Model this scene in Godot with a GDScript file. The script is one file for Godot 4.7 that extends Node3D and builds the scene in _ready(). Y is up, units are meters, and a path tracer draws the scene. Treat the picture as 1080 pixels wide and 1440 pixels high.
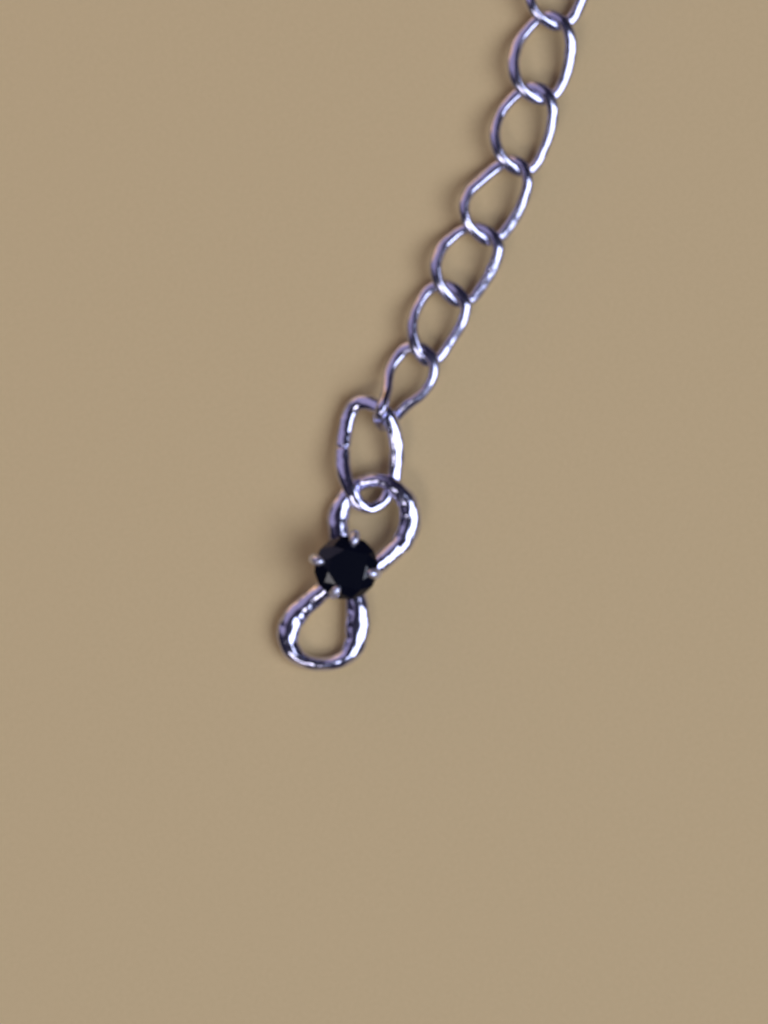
extends Node3D

# One unit of the working drawing is 1/32 mm; the drawing covers 1080 x 1440 of them (about 34 x 45 mm of tabletop).
const S := 1.0 / 32000.0
const EYE_HEIGHT := 0.21

var soft_silver: StandardMaterial3D
var silver: StandardMaterial3D
var bright_silver: StandardMaterial3D


func _ready() -> void:
	# ---------------------------------------------------------------- camera
	var cam := Camera3D.new()
	cam.name = "camera"
	add_child(cam)
	cam.position = Vector3(0, EYE_HEIGHT, 0)
	cam.rotation_degrees = Vector3(-90, 0, 0)
	var lens := CameraAttributesPhysical.new()
	lens.frustum_near = 0.02
	lens.frustum_far = 6.0
	lens.frustum_focal_length = 50.0
	lens.frustum_focus_distance = EYE_HEIGHT - 0.012
	lens.exposure_aperture = 15.5
	cam.attributes = lens
	cam.projection = Camera3D.PROJECTION_FRUSTUM
	cam.near = 0.02
	cam.far = 6.0
	cam.size = 1440.0 * S / EYE_HEIGHT * cam.near
	cam.current = true

	# ---------------------------------------------------------------- surroundings and lamps
	var env := Environment.new()
	env.background_mode = Environment.BG_COLOR
	env.background_color = Color(0.13, 0.12, 0.18)
	env.tonemap_mode = Environment.TONE_MAPPER_LINEAR
	env.tonemap_exposure = 1.0
	env.sdfgi_enabled = true
	env.ssao_enabled = true
	env.ssil_enabled = true
	var we := WorldEnvironment.new()
	we.name = "world_environment"
	we.environment = env
	add_child(we)
	# the cool window light from the lower right, a dim violet one from the upper left, a room lamp at the lower left
	# and a warm table lamp close by beyond the upper left corner
	area("window_light", Vector3(0.88, 1.12, 0.38), Vector2(1.24, 1.08), Color(0.89, 0.92, 1.0), 1.42)
	area("far_window_light", Vector3(-0.40, 0.42, -0.38), Vector2(0.80, 0.60), Color(0.91, 0.86, 1.0), 0.16)
	area("room_lamp", Vector3(-0.24, 0.62, 0.46), Vector2(0.34, 0.24), Color(0.98, 0.96, 0.97), 1.3)
	area("table_lamp", Vector3(-0.085, 0.032, -0.115), Vector2(0.13, 0.04), Color(1.0, 0.78, 0.46), 0.45)

	# ---------------------------------------------------------------- materials
	silver = metal(Color(0.78, 0.78, 0.90), 0.25)
	soft_silver = metal(Color(0.85, 0.86, 0.96), 0.40)
	bright_silver = metal(Color(0.83, 0.83, 0.95), 0.20)

	# ---------------------------------------------------------------- the tan surface
	tabletop()

	# ---------------------------------------------------------------- the chain
	chain()
	ring()
	charm()


# ====================================================================== helpers
func area(called: String, at: Vector3, size: Vector2, color: Color, energy: float) -> void:
	var l := AreaLight3D.new()
	l.name = called
	l.area_size = size
	l.area_normalize_energy = false
	l.area_range = 5.0
	l.area_attenuation = 2.0
	l.light_color = color
	l.light_energy = energy
	l.shadow_enabled = true
	add_child(l, true)
	l.look_at_from_position(at, Vector3.ZERO, Vector3.UP)


func metal(color: Color, rough: float) -> StandardMaterial3D:
	var m := StandardMaterial3D.new()
	m.albedo_color = color
	m.metallic = 1.0
	m.roughness = rough
	var n := FastNoiseLite.new()
	n.seed = 5
	n.frequency = 0.02
	n.fractal_octaves = 3
	var t := NoiseTexture2D.new()
	t.width = 256
	t.height = 256
	t.seamless = true
	t.noise = n
	var ramp := Gradient.new()
	ramp.set_color(0, Color(0.75, 0.75, 0.75))
	ramp.set_color(1, Color(1, 1, 1))
	t.color_ramp = ramp
	m.roughness_texture = t
	m.uv1_triplanar = true
	m.uv1_scale = Vector3.ONE * 600.0
	return m


# A point of the drawing at height h (in drawing units above the table); things nearer the lens look larger, so they stand a little nearer the middle.
func spot(x: float, y: float, h: float) -> Vector3:
	var near := 1.0 - h * S / EYE_HEIGHT
	return Vector3((x - 540.0) * S * near, h * S, (y - 720.0) * S * near)


func tag(o: Node, label: String, category: String, group := "") -> void:
	o.set_meta("label", label)
	o.set_meta("category", category)
	if group:
		o.set_meta("group", group)


func commit(called: String, st: SurfaceTool, m: Material, parent: Node) -> MeshInstance3D:
	var o := MeshInstance3D.new()
	o.name = called
	o.mesh = st.commit()
	o.material_override = m
	parent.add_child(o, true)
	return o


func catmull(p: PackedVector3Array, t: float) -> Vector3:
	var n := p.size()
	var i := int(floor(t))
	var f := t - i
	var a := p[(i + n - 1) % n]
	var b := p[i % n]
	var c := p[(i + 1) % n]
	var d := p[(i + 2) % n]
	return 0.5 * ((2.0 * b) + (c - a) * f + (2.0 * a - 5.0 * b + 4.0 * c - d) * f * f + (3.0 * b - a - 3.0 * c + d) * f * f * f)


# Sweeps a rounded, slightly hammered wire along a closed path. half(k) -> Vector3(half width, half height, roll), k from 0 to 1.
func wire(path: PackedVector3Array, half: Callable, squareness: float, hammer: float, noise_seed: int, steps := 168, around := 20, origin := Vector3.ZERO, dents := 44.0) -> SurfaceTool:
	var n := FastNoiseLite.new()
	n.seed = noise_seed
	n.frequency = 1.0
	n.fractal_octaves = 2
	# even spacing along the curve
	var fine := 1200
	var pts := PackedVector3Array()
	var run := PackedFloat32Array([0.0])
	for i in fine + 1:
		pts.append(catmull(path, float(i) / fine * path.size()))
		if i:
			run.append(run[i - 1] + pts[i].distance_to(pts[i - 1]))
	var total := run[fine]
	var centre := PackedVector3Array()
	var j := 0
	for i in steps:
		var want := total * i / steps
		while run[j + 1] < want:
			j += 1
		centre.append(pts[j].lerp(pts[j + 1], (want - run[j]) / maxf(run[j + 1] - run[j], 1e-9)))
	var grid := []
	for i in steps:
		var t := (centre[(i + 1) % steps] - centre[(i + steps - 1) % steps]).normalized()
		var side := t.cross(Vector3.UP).normalized()
		var up := side.cross(t).normalized()
		var k := float(i) / steps
		var h: Vector3 = half.call(k)
		var c := Vector2.from_angle(TAU * k) * total / S / TAU / dents
		var roll := h.z + hammer * 1.4 * n.get_noise_3d(c.x, c.y, 9.0)
		var s2 := side * cos(roll) + up * sin(roll)
		var u2 := up * cos(roll) - side * sin(roll)
		var ring_points := PackedVector3Array()
		for a in around:
			var w := TAU * a / around
			var e := 2.0 / squareness
			var x := signf(cos(w)) * pow(absf(cos(w)), e)
			var y := signf(sin(w)) * pow(absf(sin(w)), e)
			var g := 1.0 + hammer * n.get_noise_3d(c.x * 1.6 + 40.0, c.y * 1.6, cos(w) * 1.1 + sin(w) * 2.3)
			ring_points.append(centre[i] - origin + (s2 * x * h.x + u2 * y * h.y) * S * g)
		grid.append(ring_points)
	var st := SurfaceTool.new()
	st.begin(Mesh.PRIMITIVE_TRIANGLES)
	st.set_smooth_group(0)
	for i in steps:
		var p: PackedVector3Array = grid[i]
		var q: PackedVector3Array = grid[(i + 1) % steps]
		for a in around:
			var b := (a + 1) % around
			for v in [p[a], q[b], q[a], p[a], p[b], q[b]]:
				st.add_vertex(v)
	st.index()
	st.generate_normals()
	return st


# ====================================================================== surface
func tabletop() -> void:
	var m := StandardMaterial3D.new()
	m.albedo_color = Color(0.850, 0.752, 0.570)
	m.roughness = 0.75
	m.metallic_specular = 0.25
	var n := FastNoiseLite.new()
	n.seed = 3
	n.frequency = 0.14
	n.fractal_octaves = 5
	var t := NoiseTexture2D.new()
	t.width = 1024
	t.height = 1024
	t.seamless = true
	t.noise = n
	var ramp := Gradient.new()
	ramp.set_color(0, Color(0.97, 0.968, 0.962))
	ramp.set_color(1, Color(1, 1, 1))
	t.color_ramp = ramp
	m.albedo_texture = t
	m.uv1_triplanar = true
	m.uv1_scale = Vector3.ONE * 30.0
	var st := SurfaceTool.new()
	st.begin(Mesh.PRIMITIVE_TRIANGLES)
	var box := BoxMesh.new()
	box.size = Vector3(0.50, 0.012, 0.50)
	st.append_from(box, 0, Transform3D(Basis(), Vector3(0, -0.006, 0)))
	var o := commit("tabletop", st, m, self)
	o.set_meta("kind", "structure")
	o.set_meta("label", "plain matte tan surface under the silver chain")


# ====================================================================== chain
func twisted(outline: Array, axis: Vector2, base: float, twist: float) -> PackedVector3Array:
	# a curb link: the flat oval is twisted, so its top right and bottom left corners stand high, the two others low
	var c := Vector2.ZERO
	for p in outline:
		c += p / outline.size()
	var along := axis.normalized()
	var across := Vector2(along.y, -along.x)
	var out := PackedVector3Array()
	for p in outline:
		var q: Vector2 = p - c
		var v := clampf(-q.dot(along) / 50.0, -1.15, 1.15)
		var u := clampf(q.dot(across) / 36.0, -1.1, 1.1)
		out.append(spot(p.x, p.y, base + twist * u * v))
	return out


func chain() -> void:
	var root := Node3D.new()
	root.name = "extender_chain"
	var foot := spot(688, 280, 0)
	root.position = foot
	add_child(root, true)
	tag(root, "thin silver curb chain of twisted oval links running up to the top edge", "chain")
	var b := [Vector2(741, 43), Vector2(757, 27), Vector2(776, 22), Vector2(793, 32), Vector2(802, 55), Vector2(801, 84), Vector2(792, 114), Vector2(779, 134), Vector2(761, 141), Vector2(741, 131), Vector2(727, 114), Vector2(722, 88), Vector2(728, 62)]
	var moved := func(by: Vector2) -> Array: return b.map(func(p): return p + by)
	var outlines := [
		moved.call(Vector2(50, -208)),
		moved.call(Vector2(22, -105)),
		b,
		[Vector2(716, 143), Vector2(733, 128), Vector2(752, 123), Vector2(769, 132), Vector2(777, 152), Vector2(775, 178), Vector2(766, 206), Vector2(752, 233), Vector2(735, 241), Vector2(714, 230), Vector2(701, 213), Vector2(696, 187), Vector2(703, 162)],
		[Vector2(678, 252), Vector2(697, 236), Vector2(717, 226), Vector2(735, 233), Vector2(742, 256), Vector2(736, 281), Vector2(724, 306), Vector2(705, 331), Vector2(687, 338), Vector2(668, 326), Vector2(656, 309), Vector2(653, 287), Vector2(661, 268)],
		[Vector2(632, 337), Vector2(650, 324), Vector2(672, 320), Vector2(692, 330), Vector2(701, 350), Vector2(694, 374), Vector2(681, 397), Vector2(662, 421), Vector2(644, 425), Vector2(627, 412), Vector2(616, 394), Vector2(613, 371), Vector2(620, 351)],
		[Vector2(591, 425), Vector2(603, 408), Vector2(621, 401), Vector2(641, 408), Vector2(655, 428), Vector2(650, 453), Vector2(636, 476), Vector2(618, 502), Vector2(603, 508), Vector2(590, 497), Vector2(582, 480), Vector2(580, 457), Vector2(584, 439)],
		[Vector2(560, 501), Vector2(574, 489), Vector2(594, 491), Vector2(609, 507), Vector2(608, 532), Vector2(593, 554), Vector2(572, 570), Vector2(555, 586), Vector2(542, 598), Vector2(533, 590), Vector2(537, 572), Vector2(544, 550), Vector2(548, 522)],
	]
	var axes := [Vector2(-26, 104), Vector2(-23, 104), Vector2(-23, 104), Vector2(-28, 104), Vector2(-48, 95), Vector2(-43, 85), Vector2(-36, 90), Vector2(-45, 90)]
	for i in outlines.size():
		var path := twisted(outlines[i], axes[i], 21.0, 12.0)
		if i == 7:
			# the last link dives through the ring: its lower left limb over the ring, its lower right limb under it
			var lift := [16, 18, 22, 26, 26, 22, 17, 11, 14, 34, 45, 33, 20]
			for k in lift.size():
				path[k] = spot(outlines[i][k].x, outlines[i][k].y, lift[k])
		var half := func(k: float) -> Vector3: return Vector3(8.0 + 0.7 * sin(TAU * (k * 2.0 + i * 0.3)), 6.8, 0.36)
		var st := wire(path, half, 2.6, 0.08, 20 + i, 168, 24, foot)
		commit("link", st, silver, root)


func ring() -> void:
	var root := Node3D.new()
	root.name = "jump_ring"
	var foot := spot(520, 642, 0)
	root.position = foot
	add_child(root, true)
	tag(root, "tall oval silver ring joining the thin chain to the charm", "ring")
	var outline := [Vector2(503, 567), Vector2(523, 568), Vector2(542, 580), Vector2(553, 603), Vector2(558, 631), Vector2(556, 660), Vector2(549, 688), Vector2(538, 707), Vector2(521, 715), Vector2(505, 708), Vector2(494, 690), Vector2(485, 668), Vector2(482, 640), Vector2(485, 610), Vector2(491, 584)]
	var path := twisted(outline, Vector2(8, 150), 24.0, 11.0)
	# a fine seam in the left limb where the ring was closed
	var half := func(k: float) -> Vector3:
		var seam := 1.0 - 0.38 * exp(-pow((k - 0.815) / 0.004, 2.0))
		# slimmer and turned inwards at the lower end, where the charm hangs
		var low := exp(-pow((k - 0.53) / 0.08, 2.0))
		return Vector3((10.6 - 2.8 * low) * seam, 8.4 * seam, 0.22 - 0.40 * low)
	commit("oval_wire", wire(path, half, 2.5, 0.10, 51, 420, 22, foot), bright_silver, root)


# ====================================================================== charm
func charm() -> void:
	var root := Node3D.new()
	root.name = "figure_eight_charm"
	var foot := spot(490, 800, 0)
	root.position = foot
	add_child(root, true)
	tag(root, "silver figure eight charm with a round black stone at its crossing", "charm")
	# x, y, height, half width
	var rows := [
		[477, 752, 17, 13.0], [476, 726, 15, 13.5], [486, 699, 14, 11.0], [505, 681, 18, 8.6], [531, 675, 25, 8.4], [556, 686, 30, 9.5], [573, 708, 30, 12.0], [576, 734, 28, 13.5], [568, 758, 27, 13.0], [550, 778, 28, 11.5],
		[526, 797, 32, 11.0], [490, 812, 34, 11.0], [460, 826, 30, 11.0], [436, 846, 22, 12.5], [414, 868, 18, 14.0], [405, 892, 17, 14.0], [410, 914, 16, 11.5], [428, 929, 15, 8.5], [455, 934, 15, 7.5], [482, 927, 15, 9.0],
		[498, 908, 16, 13.0], [503, 880, 17, 15.5], [502, 850, 16, 14.0], [495, 815, 13, 11.0], [484, 780, 14, 11.0]]
	var path := PackedVector3Array()
	for r in rows:
		path.append(spot(r[0], r[1], r[2]))
	# half widths by arc length
	var lengths := [0.0]
	for i in rows.size():
		lengths.append(lengths[i] + path[i].distance_to(path[(i + 1) % rows.size()]))
	var half := func(k: float) -> Vector3:
		var at: float = k * lengths[rows.size()]
		var i := 0
		while i < rows.size() - 1 and lengths[i + 1] < at:
			i += 1
		var f: float = (at - lengths[i]) / (lengths[i + 1] - lengths[i])
		var w: float = lerpf(rows[i][3], rows[(i + 1) % rows.size()][3], smoothstep(0.0, 1.0, f))
		return Vector3(w + 1.8, 9.5, 0.0)
	commit("wire_loop", wire(path, half, 1.75, 0.115, 77, 320, 26, foot, 38.0), bright_silver, root)

	# the setting leans a little to the lower right
	var lean := Transform3D(Basis(Vector3.RIGHT, deg_to_rad(5.0)) * Basis(Vector3.FORWARD, deg_to_rad(5.0)), Vector3(-4.0 * S, 39 * S, -4.0 * S))
	var setting := commit("stone_setting", basket(lean), bright_silver, root)
	for p in [Vector2(-43, -12), Vector2(39, 8), Vector2(11, -43), Vector2(-17, 34)]:
		commit("prong", prong(p, lean), soft_silver, setting)
	var gem := StandardMaterial3D.new()
	gem.albedo_color = Color(0.03, 0.042, 0.09)
	gem.roughness = 0.12
	gem.metallic_specular = 0.50
	commit("black_stone", stone(lean), gem, root)


func lathe(st: SurfaceTool, profile: Array, sides: int, t: Transform3D) -> void:
	for i in profile.size() - 1:
		for k in sides:
			var a := TAU * k / sides
			var b := TAU * (k + 1) / sides
			var p: Vector2 = profile[i]
			var q: Vector2 = profile[i + 1]
			var v := [Vector3(cos(a) * p.x, p.y, sin(a) * p.x), Vector3(cos(b) * p.x, p.y, sin(b) * p.x), Vector3(cos(b) * q.x, q.y, sin(b) * q.x), Vector3(cos(a) * q.x, q.y, sin(a) * q.x)]
			for n in [0, 1, 2, 0, 2, 3]:
				st.add_vertex(t * (v[n] * S))


func basket(t: Transform3D) -> SurfaceTool:
	var st := SurfaceTool.new()
	st.begin(Mesh.PRIMITIVE_TRIANGLES)
	st.set_smooth_group(0)
	# open cup: outer wall up, rim, inner wall down
	lathe(st, [Vector2(17, -22), Vector2(22, -22), Vector2(25, -16), Vector2(34, 0), Vector2(35.5, 3), Vector2(34, 5), Vector2(31.5, 3), Vector2(17, -19), Vector2(17, -22)], 48, t)
	st.index()
	st.generate_normals()
	return st


func prong(at: Vector2, t: Transform3D) -> SurfaceTool:
	var out := at.normalized()
	var reach := at.length()
	var line := [[24.0, -16.0, 5.0], [34.0, -1.0, 6.2], [reach + 3.0, 12.0, 6.8], [reach + 3.0, 19.0, 7.4], [reach - 0.5, 25.5, 7.6], [reach - 6.0, 28.5, 6.8], [reach - 10.0, 28.9, 4.4], [reach - 12.5, 28.5, 0.3]]
	var st := SurfaceTool.new()
	st.begin(Mesh.PRIMITIVE_TRIANGLES)
	st.set_smooth_group(0)
	var rings := []
	for i in line.size():
		var c := Vector3(out.x * line[i][0], line[i][1], out.y * line[i][0])
		var i0 := maxi(i - 1, 0)
		var i1 := mini(i + 1, line.size() - 1)
		var d := Vector3(out.x * (line[i1][0] - line[i0][0]), line[i1][1] - line[i0][1], out.y * (line[i1][0] - line[i0][0])).normalized()
		var s := Vector3(-out.y, 0, out.x)
		var u := s.cross(d).normalized()
		var r := []
		for k in 14:
			var a := TAU * k / 14
			r.append(t * ((c + (s * cos(a) + u * sin(a)) * line[i][2]) * S))
		rings.append(r)
	for i in rings.size() - 1:
		for k in 14:
			var l := (k + 1) % 14
			for v in [rings[i][k], rings[i + 1][l], rings[i + 1][k], rings[i][k], rings[i][l], rings[i + 1][l]]:
				st.add_vertex(v)
	st.index()
	st.generate_normals()
	return st


func stone(t: Transform3D) -> SurfaceTool:
	# a round brilliant: flat table, star, kite and girdle facets, thin girdle, pavilion
	var st := SurfaceTool.new()
	st.begin(Mesh.PRIMITIVE_TRIANGLES)
	st.set_smooth_group(-1)
	var at := func(r: float, h: float, k: float) -> Vector3: return t * (Vector3(cos(TAU * k / 16), 0, sin(TAU * k / 16)) * r * S + Vector3(0, h * S, 0))
	var table: Array[Vector3] = []
	var kite: Array[Vector3] = []
	var rim: Array[Vector3] = []
	var low: Array[Vector3] = []
	var belly: Array[Vector3] = []
	for k in 8:
		table.append(at.call(27.0, 31.5, k * 2 - 0.4))
		kite.append(at.call(36.5, 26.5, k * 2 + 0.6))
		belly.append(at.call(12.0, -5.0, k * 2 - 0.4))
	for k in 16:
		rim.append(at.call(45.0, 19.0, k - 0.4))
		low.append(at.call(45.0, 16.5, k - 0.4))
	var top: Vector3 = at.call(0.0, 31.5, 0)
	var culet: Vector3 = at.call(0.0, -14.0, 0)
	var tri := func(a: Vector3, b: Vector3, c: Vector3) -> void:
		for v in [a, b, c]:
			st.add_vertex(v)
	for k in 8:
		var n := (k + 1) % 8
		tri.call(top, table[k], table[n])
		tri.call(table[k], kite[k], table[n])
		tri.call(kite[k], rim[k * 2 + 1], rim[(k * 2 + 2) % 16])
		tri.call(kite[k], rim[k * 2], rim[k * 2 + 1])
		tri.call(table[k], rim[k * 2], kite[k])
		tri.call(table[n], kite[k], rim[(k * 2 + 2) % 16])
		tri.call(low[k * 2], belly[k], low[k * 2 + 1])
		tri.call(low[k * 2 + 1], belly[k], belly[n])
		tri.call(low[k * 2 + 1], belly[n], low[(k * 2 + 2) % 16])
		tri.call(belly[k], culet, belly[n])
	for k in 16:
		var n := (k + 1) % 16
		tri.call(rim[k], low[k], low[n])
		tri.call(rim[k], low[n], rim[n])
	st.generate_normals()
	return st
